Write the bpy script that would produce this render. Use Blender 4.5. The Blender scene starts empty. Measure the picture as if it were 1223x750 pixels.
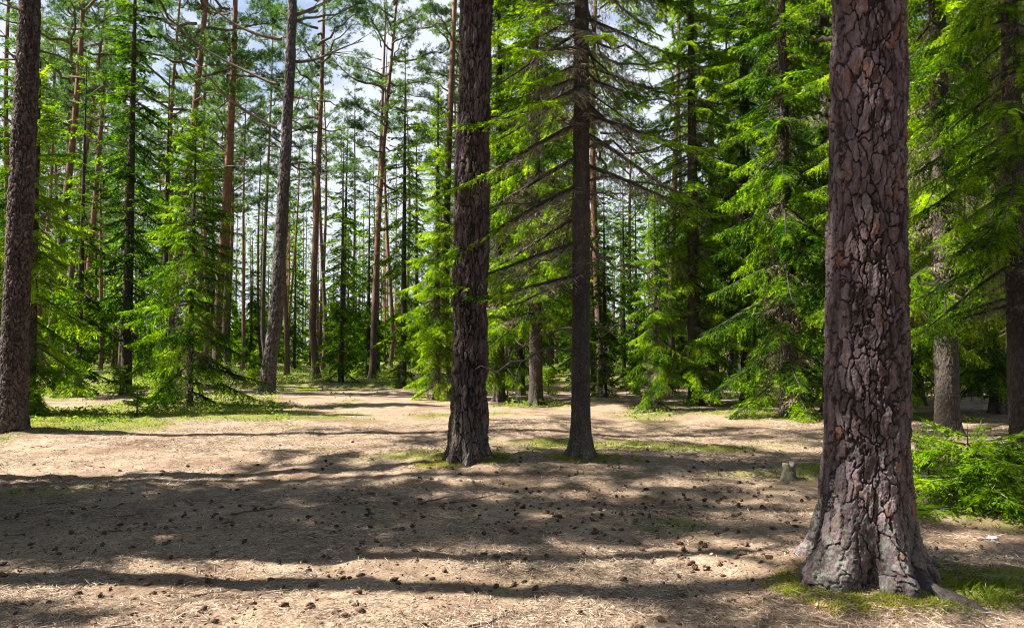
import bpy, math
import numpy as np
from mathutils import Vector, Euler

scene = bpy.context.scene
COL = scene.collection
rng = np.random.default_rng(11)
R = math.radians
TAU = 2 * math.pi

# ------------------------------------------------------------------ numpy helpers
def hash3(ix, iy, iz, k=0):
    with np.errstate(over='ignore'):
        h = (ix.astype(np.int64) * 374761393 + iy.astype(np.int64) * 668265263 + iz.astype(np.int64) * 1440662683 + k * 982451653).astype(np.uint64)
        h = (h ^ (h >> np.uint64(13))) * np.uint64(1274126177)
        h = (h ^ (h >> np.uint64(16))) * np.uint64(2246822519)
        h = h ^ (h >> np.uint64(15))
    return (h & np.uint64(0xFFFFF)).astype(np.float64) / float(0xFFFFF)

def vnoise(x, y, z, k=0):
    x, y, z = np.broadcast_arrays(np.asarray(x, float), np.asarray(y, float), np.asarray(z, float))
    ix, iy, iz = np.floor(x), np.floor(y), np.floor(z)
    fx, fy, fz = x - ix, y - iy, z - iz
    ux, uy, uz = [f * f * f * (f * (f * 6 - 15) + 10) for f in (fx, fy, fz)]
    out = 0
    for a in (0, 1):
        for b in (0, 1):
            for c in (0, 1):
                w = (ux if a else 1 - ux) * (uy if b else 1 - uy) * (uz if c else 1 - uz)
                out = out + w * hash3(ix + a, iy + b, iz + c, k)
    return out * 2 - 1

def fbm(x, y, z, o=3, k=0):
    s, a = 0, 1.0
    for i in range(o):
        s = s + a * vnoise(x * 2 ** i, y * 2 ** i, z * 2 ** i, k + i)
        a *= .5
    return s

def voronoi(x, y, z, k=0):
    ix, iy, iz = np.floor(x), np.floor(y), np.floor(z)
    f1 = np.full(x.shape, 9.0); f2 = np.full(x.shape, 9.0); cid = np.zeros(x.shape)
    for a in (-1, 0, 1):
        for b in (-1, 0, 1):
            for c in (-1, 0, 1):
                cx, cy, cz = ix + a, iy + b, iz + c
                d = np.sqrt((cx + hash3(cx, cy, cz, k) - x) ** 2 + (cy + hash3(cx, cy, cz, k + 1) - y) ** 2 + (cz + hash3(cx, cy, cz, k + 2) - z) ** 2)
                nid = hash3(cx, cy, cz, k + 3)
                m = d < f1
                f2 = np.where(m, f1, np.minimum(f2, d))
                cid = np.where(m, nid, cid)
                f1 = np.where(m, d, f1)
    return f1, f2, cid

def sstep(a, b, x):
    t = np.clip((x - a) / (b - a), 0, 1)
    return t * t * (3 - 2 * t)

def norm(v):
    return v / np.maximum(np.linalg.norm(v, axis=-1, keepdims=True), 1e-9)

def mesh_np(name, V, F, mats, mi=None, attrs=None, smooth=True):
    """V (n,3); F (m,4) or (m,3)"""
    me = bpy.data.meshes.new(name)
    V = np.ascontiguousarray(V, dtype=np.float32); F = np.ascontiguousarray(F, dtype=np.int32)
    n, m, k = len(V), len(F), F.shape[1]
    me.vertices.add(n); me.vertices.foreach_set('co', V.ravel())
    me.loops.add(m * k); me.loops.foreach_set('vertex_index', F.ravel())
    me.polygons.add(m); me.polygons.foreach_set('loop_start', np.arange(0, m * k, k, dtype=np.int32))
    for mt in mats: me.materials.append(mt)
    if mi is not None: me.polygons.foreach_set('material_index', np.ascontiguousarray(mi, dtype=np.int32))
    me.polygons.foreach_set('use_smooth', np.full(m, smooth, dtype=bool))
    for an, av in (attrs or {}).items():
        at = me.attributes.new(an, 'FLOAT', 'POINT')
        at.data.foreach_set('value', np.ascontiguousarray(av, dtype=np.float32))
    me.update(calc_edges=True); me.validate()
    return me

def obj(name, me, parent=None, loc=None):
    o = bpy.data.objects.new(name, me); COL.objects.link(o)
    if parent is not None: o.parent = parent
    if loc is not None: o.location = loc
    return o

def tag(o, label=None, cat=None, group=None, kind=None):
    if label: o['label'] = label
    if cat: o['category'] = cat
    if group: o['group'] = group
    if kind: o['kind'] = kind
    return o

def grid_faces(nr, nc, wrap):
    i = np.arange(nr - 1)[:, None]; j = np.arange(nc if wrap else nc - 1)[None, :]
    j2 = (j + 1) % nc
    return np.stack([i * nc + j, i * nc + j2, (i + 1) * nc + j2, (i + 1) * nc + j], -1).reshape(-1, 4)

def tube(P, r, n=5, rr=None):
    """P (k,3) path, r (k,) radii -> V, F"""
    P = np.asarray(P, float); r = np.asarray(r, float)
    T = norm(np.gradient(P, axis=0))
    ref = np.where(np.abs(T[:, 2:3]) > .9, np.array([[1., 0, 0]]), np.array([[0, 0, 1.]]))
    A = norm(np.cross(T, ref)); B = np.cross(T, A)
    th = np.arange(n) * TAU / n
    V = P[:, None] + r[:, None, None] * (np.cos(th)[None, :, None] * A[:, None] + np.sin(th)[None, :, None] * B[:, None])
    return V.reshape(-1, 3), grid_faces(len(P), n, True)

class Acc:
    """collects quads into one mesh"""
    def __init__(s): s.V, s.F, s.M, s.n = [], [], [], 0
    def add(s, V, F, m=0):
        s.V.append(V); s.F.append(F + s.n); s.M.append(np.full(len(F), m)); s.n += len(V)
    def quads(s, Q, m=0):
        if len(Q) == 0: return
        s.add(Q.reshape(-1, 3), np.arange(len(Q) * 4).reshape(-1, 4), m)
    def build(s, name, mats, smooth=False):
        return mesh_np(name, np.concatenate(s.V), np.concatenate(s.F), mats, np.concatenate(s.M), smooth=smooth)

def diamonds(b, d, l, w, r, up=(0, 0, 1), roll=1.0, mid=.45):
    n = len(b)
    nn = norm(np.asarray(up, float) + roll * r.normal(size=(n, 3)) * .9)
    s = norm(np.cross(d, nn)) * (w * .5)[:, None]
    m = b + d * (l * mid)[:, None]
    return np.stack([b, m + s, b + d * l[:, None], m - s], 1)

# ------------------------------------------------------------------ materials
def new_mat(name):
    m = bpy.data.materials.new(name); m.use_nodes = True
    nt = m.node_tree; nt.nodes.clear()
    return m, nt.nodes, nt.links

def ramp(nodes, stops):
    r = nodes.new('ShaderNodeValToRGB'); e = r.color_ramp.elements
    while len(e) < len(stops): e.new(.5)
    for el, (p, c) in zip(e, stops): el.position = p; el.color = (*c, 1)
    return r

def mixc(nodes, links, fac, a, b):
    m = nodes.new('ShaderNodeMix'); m.data_type = 'RGBA'
    for sock, v in ((m.inputs[0], fac), (m.inputs[6], a), (m.inputs[7], b)):
        if hasattr(v, 'is_linked'): links.new(v, sock)
        elif isinstance(v, (int, float)): sock.default_value = v
        else: sock.default_value = (*v, 1)
    return m.outputs[2]

def noise(nodes, links, vec, scale, detail=4, rough=.55):
    n = nodes.new('ShaderNodeTexNoise'); n.inputs['Scale'].default_value = scale
    n.inputs['Detail'].default_value = detail; n.inputs['Roughness'].default_value = rough
    if vec is not None: links.new(vec, n.inputs['Vector'])
    return n.outputs['Fac']

def maprange(nodes, links, v, a, b, c=0, d=1):
    n = nodes.new('ShaderNodeMapRange'); links.new(v, n.inputs[0])
    for i, x in enumerate((a, b, c, d)): n.inputs[i + 1].default_value = x
    return n.outputs[0]

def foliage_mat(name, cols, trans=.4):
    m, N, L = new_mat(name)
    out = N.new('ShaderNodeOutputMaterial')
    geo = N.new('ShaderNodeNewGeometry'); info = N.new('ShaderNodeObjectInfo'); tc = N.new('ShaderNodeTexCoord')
    nz = maprange(N, L, noise(N, L, tc.outputs['Object'], 1.6, 3, .6), .34, .66)  # dark and bright clumps put into the colour to deepen light-and-shade contrast
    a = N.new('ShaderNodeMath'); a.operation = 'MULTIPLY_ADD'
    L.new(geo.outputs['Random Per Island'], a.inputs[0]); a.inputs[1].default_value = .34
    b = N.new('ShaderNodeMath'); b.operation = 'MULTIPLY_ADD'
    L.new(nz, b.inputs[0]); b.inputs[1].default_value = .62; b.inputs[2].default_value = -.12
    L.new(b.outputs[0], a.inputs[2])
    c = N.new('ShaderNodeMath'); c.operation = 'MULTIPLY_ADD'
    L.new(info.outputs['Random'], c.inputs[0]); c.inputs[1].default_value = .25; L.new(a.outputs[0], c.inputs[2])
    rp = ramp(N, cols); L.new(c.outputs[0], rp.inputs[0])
    p = N.new('ShaderNodeBsdfDiffuse'); L.new(rp.outputs[0], p.inputs['Color'])
    t = N.new('ShaderNodeBsdfTranslucent')
    hs = N.new('ShaderNodeHueSaturation'); hs.inputs['Hue'].default_value = .489; hs.inputs['Saturation'].default_value = 1.12; hs.inputs['Value'].default_value = 2.8
    L.new(rp.outputs[0], hs.inputs['Color']); L.new(hs.outputs[0], t.inputs['Color'])
    mx = N.new('ShaderNodeMixShader'); mx.inputs[0].default_value = trans
    L.new(p.outputs[0], mx.inputs[1]); L.new(t.outputs[0], mx.inputs[2]); L.new(mx.outputs[0], out.inputs[0])
    return m

def island_mat(name, cols, rough=.8, spec=.2):
    m, N, L = new_mat(name)
    out = N.new('ShaderNodeOutputMaterial'); geo = N.new('ShaderNodeNewGeometry')
    rp = ramp(N, cols); L.new(geo.outputs['Random Per Island'], rp.inputs[0])
    p = N.new('ShaderNodeBsdfPrincipled'); L.new(rp.outputs[0], p.inputs['Base Color'])
    p.inputs['Roughness'].default_value = rough; p.inputs['Specular IOR Level'].default_value = spec
    L.new(p.outputs[0], out.inputs[0])
    return m

def bark_mat(name, plates, fiss, upper=None, z0=5, z1=9, lich=(.15, .175, .14), scale=14, bump=.5):
    m, N, L = new_mat(name)
    out = N.new('ShaderNodeOutputMaterial'); tc = N.new('ShaderNodeTexCoord')
    mp = N.new('ShaderNodeMapping'); mp.inputs['Scale'].default_value = (1, 1, .35); L.new(tc.outputs['Object'], mp.inputs[0])
    pl = N.new('ShaderNodeAttribute'); pl.attribute_name = 'plate'
    fi = N.new('ShaderNodeAttribute'); fi.attribute_name = 'fissure'
    li = N.new('ShaderNodeAttribute'); li.attribute_name = 'lichen'
    n1 = noise(N, L, mp.outputs[0], scale, 5, .65)
    n2 = noise(N, L, mp.outputs[0], scale * 6, 4, .6)
    ad = N.new('ShaderNodeMath'); ad.operation = 'MULTIPLY_ADD'; L.new(pl.outputs['Fac'], ad.inputs[0]); ad.inputs[1].default_value = .60
    sb = N.new('ShaderNodeMath'); sb.operation = 'MULTIPLY_ADD'; L.new(n1, sb.inputs[0]); sb.inputs[1].default_value = 1.1; sb.inputs[2].default_value = -.36
    L.new(sb.outputs[0], ad.inputs[2])
    rp = ramp(N, plates); L.new(ad.outputs[0], rp.inputs[0])
    col = rp.outputs[0]
    if upper:
        sx = N.new('ShaderNodeSeparateXYZ'); L.new(tc.outputs['Object'], sx.inputs[0])
        zf = N.new('ShaderNodeMath'); zf.operation = 'MULTIPLY_ADD'; L.new(n1, zf.inputs[0]); zf.inputs[1].default_value = 5; L.new(sx.outputs[2], zf.inputs[2])
        f = maprange(N, L, zf.outputs[0], z0 + 2.5, z1 + 2.5)
        ru = ramp(N, upper); L.new(n1, ru.inputs[0])
        col = mixc(N, L, f, col, ru.outputs[0])
    col = mixc(N, L, fi.outputs['Fac'], col, fiss)
    ln = N.new('ShaderNodeMath'); ln.operation = 'MULTIPLY'
    nl = noise(N, L, tc.outputs['Object'], scale * 2.6, 6, .75); L.new(maprange(N, L, nl, .48, .60), ln.inputs[0]); L.new(li.outputs['Fac'], ln.inputs[1])
    col = mixc(N, L, ln.outputs[0], col, lich)
    fine = maprange(N, L, n2, .25, .75, .55, 1.40)
    n0 = maprange(N, L, noise(N, L, mp.outputs[0], 2.2, 3, .6), .3, .7, .65, 1.3)
    fv = N.new('ShaderNodeMath'); fv.operation = 'MULTIPLY'; L.new(fine, fv.inputs[0]); L.new(n0, fv.inputs[1])
    hv = N.new('ShaderNodeHueSaturation'); L.new(col, hv.inputs['Color']); L.new(fv.outputs[0], hv.inputs['Value'])
    p = N.new('ShaderNodeBsdfPrincipled'); L.new(hv.outputs[0], p.inputs['Base Color']); p.inputs['Roughness'].default_value = .82
    p.inputs['Specular IOR Level'].default_value = .3
    bp = N.new('ShaderNodeBump'); bp.inputs['Strength'].default_value = bump; bp.inputs['Distance'].default_value = .012
    fl1 = N.new('ShaderNodeMath'); fl1.operation = 'SNAP'; L.new(noise(N, L, mp.outputs[0], scale * 2.2, 5, .62), fl1.inputs[0]); fl1.inputs[1].default_value = .075
    fl2 = N.new('ShaderNodeMath'); fl2.operation = 'MULTIPLY_ADD'; L.new(fl1.outputs[0], fl2.inputs[0]); fl2.inputs[1].default_value = 2.2; L.new(n1, fl2.inputs[2])
    hh = N.new('ShaderNodeMath'); hh.operation = 'MULTIPLY_ADD'; L.new(n2, hh.inputs[0]); hh.inputs[1].default_value = .5; L.new(fl2.outputs[0], hh.inputs[2])
    L.new(hh.outputs[0], bp.inputs['Height']); L.new(bp.outputs[0], p.inputs['Normal'])
    L.new(p.outputs[0], out.inputs[0])
    return m

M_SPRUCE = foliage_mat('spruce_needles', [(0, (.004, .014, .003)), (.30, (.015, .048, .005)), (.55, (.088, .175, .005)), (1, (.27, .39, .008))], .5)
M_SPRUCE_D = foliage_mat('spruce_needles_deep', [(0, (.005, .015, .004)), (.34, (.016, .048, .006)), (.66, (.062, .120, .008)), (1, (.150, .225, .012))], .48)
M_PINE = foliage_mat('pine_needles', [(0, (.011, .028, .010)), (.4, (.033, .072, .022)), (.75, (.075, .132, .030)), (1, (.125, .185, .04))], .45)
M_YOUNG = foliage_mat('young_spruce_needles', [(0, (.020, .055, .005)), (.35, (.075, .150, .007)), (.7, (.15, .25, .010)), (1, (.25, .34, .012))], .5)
M_TWIG = island_mat('twig_wood', [(0, (.075, .055, .038)), (.5, (.17, .135, .09)), (1, (.33, .29, .21))])
M_LIMB = bark_mat('limb_bark', [(0, (.09, .065, .05)), (1, (.20, .145, .11))], (.05, .04, .03))
M_DEAD = bark_mat('dead_branch_bark', [(0, (.06, .045, .036)), (.6, (.13, .10, .08)), (1, (.28, .26, .22))], (.05, .04, .03))
PL = [(0, (.040, .027, .025)), (.3, (.085, .057, .052)), (.62, (.145, .105, .098)), (1, (.215, .150, .125))]
UP = [(.3, (.085, .038, .024)), (.5, (.165, .074, .044)), (.7, (.24, .125, .08))]
M_PINEBARK_BIG = bark_mat('old_pine_bark', [(0, (.020, .012, .013)), (.28, (.050, .031, .033)), (.48, (.088, .062, .070)), (.62, (.135, .100, .116)), (.74, (.100, .052, .042)), (.88, (.150, .072, .045)), (1, (.20, .105, .065))], (.018, .011, .011), scale=9, bump=1.0)
M_PINEBARK = bark_mat('pine_bark', PL, (.045, .032, .028), UP, 5.0, 9.5)
M_PINEBARK_G = bark_mat('grey_pine_bark', [(0, (.034, .027, .028)), (.35, (.075, .060, .060)), (.7, (.14, .115, .112)), (1, (.20, .155, .14))], (.035, .026, .024), UP, 11.5, 16)
M_PINEBARK_D = bark_mat('dark_pine_bark', [(0, (.020, .013, .013)), (.3, (.048, .031, .030)), (.6, (.095, .068, .064)), (1, (.18, .125, .10))], (.014, .010, .009), UP, 11.5, 16)
M_PINEBARK_R = bark_mat('red_pine_bark', [(0, (.06, .036, .03)), (.4, (.125, .07, .052)), (1, (.22, .135, .105))], (.05, .035, .03), UP, 2.0, 6.0)
M_SPRUCEBARK = bark_mat('spruce_bark', [(0, (.024, .018, .016)), (.4, (.048, .036, .031)), (.75, (.088, .067, .056)), (1, (.16, .135, .115))], (.045, .035, .03), scale=22)
M_PALEBARK = bark_mat('pale_bark', [(0, (.20, .15, .12)), (.5, (.33, .26, .21)), (1, (.46, .39, .32))], (.08, .06, .05), scale=16)

# ------------------------------------------------------------------ terrain
CAMZ = 1.40
FPX = 880.0           # focal length in photo pixels (1223 wide)
HOR = 415.0

def Hgt(x, y):
    x = np.asarray(x, float); y = np.asarray(y, float)
    h = .15 * np.exp(-(((x - .2) / 2.2) ** 2 + ((y - 9.1) / 1.0) ** 2))
    h = h + .07 * np.exp(-(((x - 2.20) ** 2 + (y - 4.72) ** 2) / .75 ** 2))
    h = h + (.075 + .045 * vnoise(x / .16, y / .16, 0, 12)) * np.exp(-(((x - 2.18) ** 2 + (y - 4.68) ** 2) / .46 ** 2) ** 2)
    h = h + .10 * np.exp(-(((x + 8.4) ** 2 + (y - 12.6) ** 2) / 1.3 ** 2))
    h = h + .08 * np.exp(-(((x + 7.6) ** 2 + (y - 22.6) ** 2) / 1.5 ** 2))
    h = h + .055 * vnoise(x / 2.6, y / 2.0, 0, 5) + .022 * vnoise(x / .8, y / .7, 0, 6)
    far = sstep(14, 30, y)
    h = h + far * (.16 * vnoise(x / 6, y / 6, 0, 8) + .07 * vnoise(x / 1.7, y / 1.7, 0, 9))
    return h

def moss_mask(x, y):
    x = np.asarray(x, float); y = np.asarray(y, float)
    n = fbm(x / 1.3, y / 1.0, 0, 4, 21)
    g = lambda cx, cy, sx, sy: np.exp(-(((x - cx) / sx) ** 2 + ((y - cy) / sy) ** 2))
    m = 1.15 * g(-8.8, 13.3, 2.6, 1.3) + 1.2 * g(-8.0, 17.0, 3.4, 3.2) + .95 * g(-4.8, 14.6, 1.6, .9)
    m = m + .95 * g(2.3, 10.4, 2.4, .7) + .95 * g(-1.2, 9.2, .9, .6) + .6 * g(-.3, 8.7, .9, .4) + .9 * g(.5, 10.0, .8, .3)
    m = m + .95 * g(3.6, 4.5, .9, .45) + .8 * g(2.5, 4.2, .5, .22) + .75 * g(1.8, 4.55, .22, .22)
    m = m + .9 * g(5.2, 6.2, 1.5, 1.0) + 1.0 * g(5.6, 15.0, 3.2, 1.4) + .7 * g(3.8, 8.4, 1.4, .5)
    m = m + .95 * g(-.9, 15.2, 1.3, .35) + .9 * g(.9, 18.2, 2.0, .8)
    m = m + 1.3 * sstep(24.5, 29, y + 1.5 * n) * (1 - .5 * g(0, 24, 9, 6)) + .9 * sstep(20, 24, y - .5 * x - 6)
    m = m + .9 * sstep(8, 12, -x - .12 * y) * sstep(10, 13, y)
    return np.clip(sstep(.32, .78, m + .42 * n), 0, 1)

def at(px, py):
    """photo pixel on the ground -> world x, y"""
    d = FPX * CAMZ / (py - HOR)
    for _ in range(25):
        x = (px - 611.5) / FPX * d
        d = .5 * d + .5 * FPX * (CAMZ - float(Hgt(x, d))) / (py - HOR)
    return (px - 611.5) / FPX * d, d

def axis_pts(fine0, fine1, step, lo, hi, grow=1.06):
    a = list(np.arange(fine0, fine1 + 1e-6, step))
    s = step; v = fine1
    while v < hi: s *= grow; v += s; a.append(v)
    s = step; v = fine0; b = []
    while v > lo: s *= grow; v -= s; b.append(v)
    return np.array(b[::-1] + a)

def micro(x, y): return .016 * vnoise(x / .30, y / .24, 0, 30) + .011 * vnoise(x / .13, y / .11, 0, 31) + .007 * vnoise(x / .06, y / .06, 0, 32)

# (fine grid near the camera)
gx = axis_pts(-5.5, 5.5, .035, -420, 420, 1.05)
gy = axis_pts(3.2, 11, .03, -60, 450, 1.04)
GX, GY = np.meshgrid(gx, gy)
GZ = Hgt(GX, GY)
near = (1 - sstep(10, 16, GY))
GZ = GZ + near * micro(GX, GY)
MS = moss_mask(GX, GY)
GZ = GZ + MS * .025 * (fbm(GX / .22, GY / .22, 0, 2, 40) + .4)

m, N, L = new_mat('forest_floor')
out = N.new('ShaderNodeOutputMaterial'); tc = N.new('ShaderNodeTexCoord'); P = tc.outputs['Object']
mo = N.new('ShaderNodeAttribute'); mo.attribute_name = 'moss'
n_big = noise(N, L, P, .8, 5, .6); n_mid = noise(N, L, P, 6, 5, .65); n_fin = noise(N, L, P, 70, 4, .7)
mpn = N.new('ShaderNodeMapping'); mpn.inputs['Scale'].default_value = (1, 3.5, 1); mpn.inputs['Rotation'].default_value = (0, 0, .5); L.new(P, mpn.inputs[0])
n_str = noise(N, L, mpn.outputs[0], 38, 3, .7)
r1 = ramp(N, [(.33, (.050, .034, .027)), (.46, (.155, .110, .078)), (.57, (.29, .218, .152)), (.72, (.46, .375, .285))])
av = N.new('ShaderNodeMath'); av.operation = 'MULTIPLY_ADD'; L.new(n_fin, av.inputs[0]); av.inputs[1].default_value = .45
av2 = N.new('ShaderNodeMath'); av2.operation = 'MULTIPLY_ADD'; L.new(n_str, av2.inputs[0]); av2.inputs[1].default_value = .35
av3 = N.new('ShaderNodeMath'); av3.operation = 'MULTIPLY'; L.new(n_mid, av3.inputs[0]); av3.inputs[1].default_value = .24
L.new(av3.outputs[0], av2.inputs[2]); L.new(av2.outputs[0], av.inputs[2]); L.new(av.outputs[0], r1.inputs[0])
lit = r1.outputs[0]
lit = mixc(N, L, maprange(N, L, n_big, .47, .66, 0, .85), lit, (.110, .066, .043))
r2 = ramp(N, [(.3, (.045, .060, .012)), (.5, (.115, .125, .020)), (.7, (.20, .185, .040))])
mm = N.new('ShaderNodeMath'); mm.operation = 'MULTIPLY_ADD'; L.new(n_fin, mm.inputs[0]); mm.inputs[1].default_value = .5
mm2 = N.new('ShaderNodeMath'); mm2.operation = 'MULTIPLY'; L.new(n_mid, mm2.inputs[0]); mm2.inputs[1].default_value = .5
L.new(mm2.outputs[0], mm.inputs[2]); L.new(mm.outputs[0], r2.inputs[0])
mf = N.new('ShaderNodeMath'); mf.operation = 'MULTIPLY'
L.new(mo.outputs['Fac'], mf.inputs[0]); L.new(maprange(N, L, n_mid, .30, .50, .35, 1), mf.inputs[1])
colg = mixc(N, L, mf.outputs[0], lit, r2.outputs[0])
p = N.new('ShaderNodeBsdfPrincipled'); L.new(colg, p.inputs['Base Color']); p.inputs['Roughness'].default_value = .9; p.inputs['Specular IOR Level'].default_value = .2
bp = N.new('ShaderNodeBump'); bp.inputs['Strength'].default_value = .8; bp.inputs['Distance'].default_value = .02
L.new(av.outputs[0], bp.inputs['Height']); L.new(bp.outputs[0], p.inputs['Normal']); L.new(p.outputs[0], out.inputs[0])
M_GROUND = m
V = np.stack([GX, GY, GZ], -1).reshape(-1, 3)
g = obj('ground', mesh_np('ground', V, grid_faces(len(gy), len(gx), False), [M_GROUND], attrs={'moss': MS.ravel()}))
tag(g, kind='structure')

# ------------------------------------------------------------------ trunks
def trunk_mesh(name, H, r0, nth, zs, seed, mat, depth=.02, cw=.08, ch=.16, flare=.5, fz=.28, lobes=5, bend=.0, taper=.88, detail=True, lich=.5, knots=(), gz=0.0):
    r = np.random.default_rng(seed)
    th = np.arange(nth) * TAU / nth
    Z, TH = np.meshgrid(zs, th, indexing='ij')
    zc = np.maximum(Z, 0)
    rad = r0 * (1 - taper * np.clip(zc / H, 0, 1) ** 1.15)
    ph = r.uniform(0, TAU, 4)
    lob = .55 * np.cos(lobes * TH + ph[0]) + .35 * np.cos((lobes - 2) * TH + ph[1]) + .3 * np.cos((lobes + 3) * TH + ph[2])
    fl = np.exp(-zc / fz)
    rad = rad * (1 + flare * fl * (.8 + .85 * lob * np.exp(-zc / (fz * 1.3))) + .06 * np.exp(-zc / (fz * 4)) * lob)
    cx, sy = np.cos(TH), np.sin(TH)
    att = {}
    if detail:
        X, Y = r0 * cx, r0 * sy
        wx = .30 * fbm(X / cw * .9, Y / cw * .9, Z / cw * .6, 3, seed) + .07 * vnoise(X / cw * 6, Y / cw * 6, Z / cw * 5, seed + 60); wy = .30 * fbm(X / cw * .9, Y / cw * .9, Z / cw * .6, 3, seed + 1) + .07 * vnoise(X / cw * 6, Y / cw * 6, Z / cw * 5, seed + 61)
        wz = .42 * fbm(X / cw, Y / cw, Z / ch * 1.4, 3, seed + 2)
        low = np.exp(-zc / 1.1)                      # longer ridges near the foot
        zz = Z / (ch * (1 + .0 * low)) * (1 - .35 * low)
        f1, f2, cid = voronoi(X / cw + wx, Y / cw + wy, zz + wz, seed * 7)
        e = f2 - f1
        edge = sstep(.025, .11, e)
        g1, g2, cid2 = voronoi(X / cw * 2.3 + wx * 2, Y / cw * 2.3 + wy * 2, zz * 2.4 + wz, seed * 7 + 50)
        e2 = sstep(.0, .06, g2 - g1)
        disp = depth * (edge * (.62 + .62 * cid) + .10 * e2 * edge + .30 * cid2 * edge)
        tn = 2.6 * fbm(X / (cw * .7), Y / (cw * .7), Z / (ch * .6), 4, seed + 9)
        terr = np.floor(tn) + sstep(.0, .10, tn - np.floor(tn))
        disp = disp + depth * .20 * terr * (.25 + .75 * edge) + depth * .16 * fbm(X / (cw * .16), Y / (cw * .16), Z / (cw * .2), 2, seed + 19)
        disp = disp + depth * .9 * fbm(X / .25, Y / .25, Z / .6, 2, seed + 12)
        rad = rad + disp - depth * .6
        att['plate'] = (.5 * cid + .5 * cid2).ravel()
        att['fissure'] = (1 - sstep(.03, .14, e)).ravel() * .9
    for kz, kt, kr, kh in knots:
        dd = np.sqrt(((((TH - kt + math.pi) % TAU) - math.pi) * r0 / kr) ** 2 + ((Z - kz) / (kr * 1.1)) ** 2)
        rad = rad + kh * np.exp(-dd ** 2) * (1 + .5 * fbm(cx * 9, sy * 9, Z * 9, 2, seed + 30)) - kh * .9 * np.exp(-(dd / .35) ** 2)
    bx = bend * r0 * 4 * np.sin(zc / H * 3.1 + ph[3]) * np.clip(zc / 2, 0, 1) - 0
    by = bend * r0 * 3 * np.sin(zc / H * 4.3 + ph[2]) * np.clip(zc / 2, 0, 1)
    V = np.stack([rad * cx + bx, rad * sy + by, Z], -1)
    lm = (np.exp(-zc / .55) * lich * 2 + lich * .35 * sstep(.2, .8, vnoise(cx * 3, sy * 3, Z * 1.2, seed + 77)))
    att['lichen'] = np.clip(lm, 0, 1).ravel()
    return mesh_np(name, V.reshape(-1, 3), grid_faces(len(zs), nth, True), [mat], attrs=att)

def zlist(fine_to, step, H, coarse=.5):
    a = np.arange(-.3, fine_to, step)
    return np.concatenate([a, np.linspace(fine_to, H, max(4, int((H - fine_to) / coarse)))])

# ------------------------------------------------------------------ spruce fronds
class Frond: pass

def frond(Lr, seed, tl=.105, tw=.0165, sp=.046, sub=.031, droop=.22, up=.10, bare=.12, sag=.35, wmax=.5, deadk=1.0):
    r = np.random.default_rng(seed)
    leaf, wood = [], []
    yb = r.normal() * .06 * Lr
    def Pf(s):
        s = np.asarray(s)
        return np.stack([Lr * (s - .06 * s * s), yb * s * s, Lr * (-droop * s ** 1.6 + up * s ** 3.5)], -1)
    def Tf(s): return norm(Pf(s + .02) - Pf(s - .02))
    f = Frond(); f.L = Lr
    k = 10; ss = np.linspace(0, 1, k)
    f.axis = tube(Pf(ss), (.006 + .011 * Lr) * (1 - .85 * ss), 4)
    n = max(3, int(Lr / sp))
    for side in (-1, 1):
        for i in range(n):
            s = (i + r.uniform(.1, .9)) / n
            bl = min(wmax, .42 * Lr) * (1 - s) ** .75 * min(1, .45 + s * 2.2) * r.uniform(.55, 1.1) + .07
            b0 = Pf(s); T = Tf(s); Yv = norm(np.cross(np.array([0, 0, 1.]), T))
            al = R(r.uniform(42, 66))
            d = norm(math.cos(al) * T + math.sin(al) * side * Yv + np.array([0, 0, r.normal() * .10]))
            gq = sag * r.uniform(.2, 1.5)
            live = s > bare * r.uniform(.7, 1.3)
            nt = max(2, int(bl / sub)); t = (np.arange(nt) + r.uniform(0, 1, nt)) / nt
            q = lambda t: b0 + d * (bl * t)[:, None] * (1 - .25 * gq * t)[:, None] + np.array([0, 0, -1.]) * (gq * bl * t * t)[:, None]
            # branchlet stem
            q0 = q(np.array([0., .5, 1.])); 
            wv = np.array([0, 0, .003]) 
            for a_, b_ in ((0, 1), (1, 2)):
                wood.append(np.stack([q0[a_] - wv, q0[a_] + wv, q0[b_] + wv * .6, q0[b_] - wv * .6])[None])
            bd = norm(q(t + .05) - q(t))
            pv = norm(np.cross(np.array([0, 0, 1.]), bd))
            for sd in (-1, 1):
                an = np.radians(r.uniform(34, 60, nt))
                dd = norm(np.cos(an)[:, None] * bd + np.sin(an)[:, None] * sd * pv + r.normal(size=(nt, 3)) * .16 + np.array([0, 0, -.16 * gq]))
                ln = tl * (1 - .55 * t) * r.uniform(.5, 1.15, nt) * (.65 + .35 * min(1, bl / .2))
                bp_ = q(t)
                if live:
                    leaf.append(diamonds(bp_, dd, ln, np.full(nt, tw) * r.uniform(.7, 1.2, nt), r))
                else:
                    mk = r.uniform(size=nt) < .75 * deadk
                    if mk.any(): wood.append(diamonds(bp_[mk], norm(dd[mk] + np.array([0, 0, -.5])), ln[mk] * 1.3, np.full(mk.sum(), .008), r))
            if live:
                nn = max(2, int(bl / .06)); t2 = np.arange(nn) / nn
                leaf.append(diamonds(q(t2), norm(q(t2 + .06) - q(t2)), np.full(nn, .095), np.full(nn, tw * .85), r))
    s2 = np.linspace(max(bare, .3), 1, max(3, int(Lr / .06)))
    leaf.append(diamonds(Pf(s2), Tf(s2), np.full(len(s2), .10), np.full(len(s2), tw), r))
    f.leaf = np.concatenate(leaf); f.wood = np.concatenate(wood)
    return f

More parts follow.
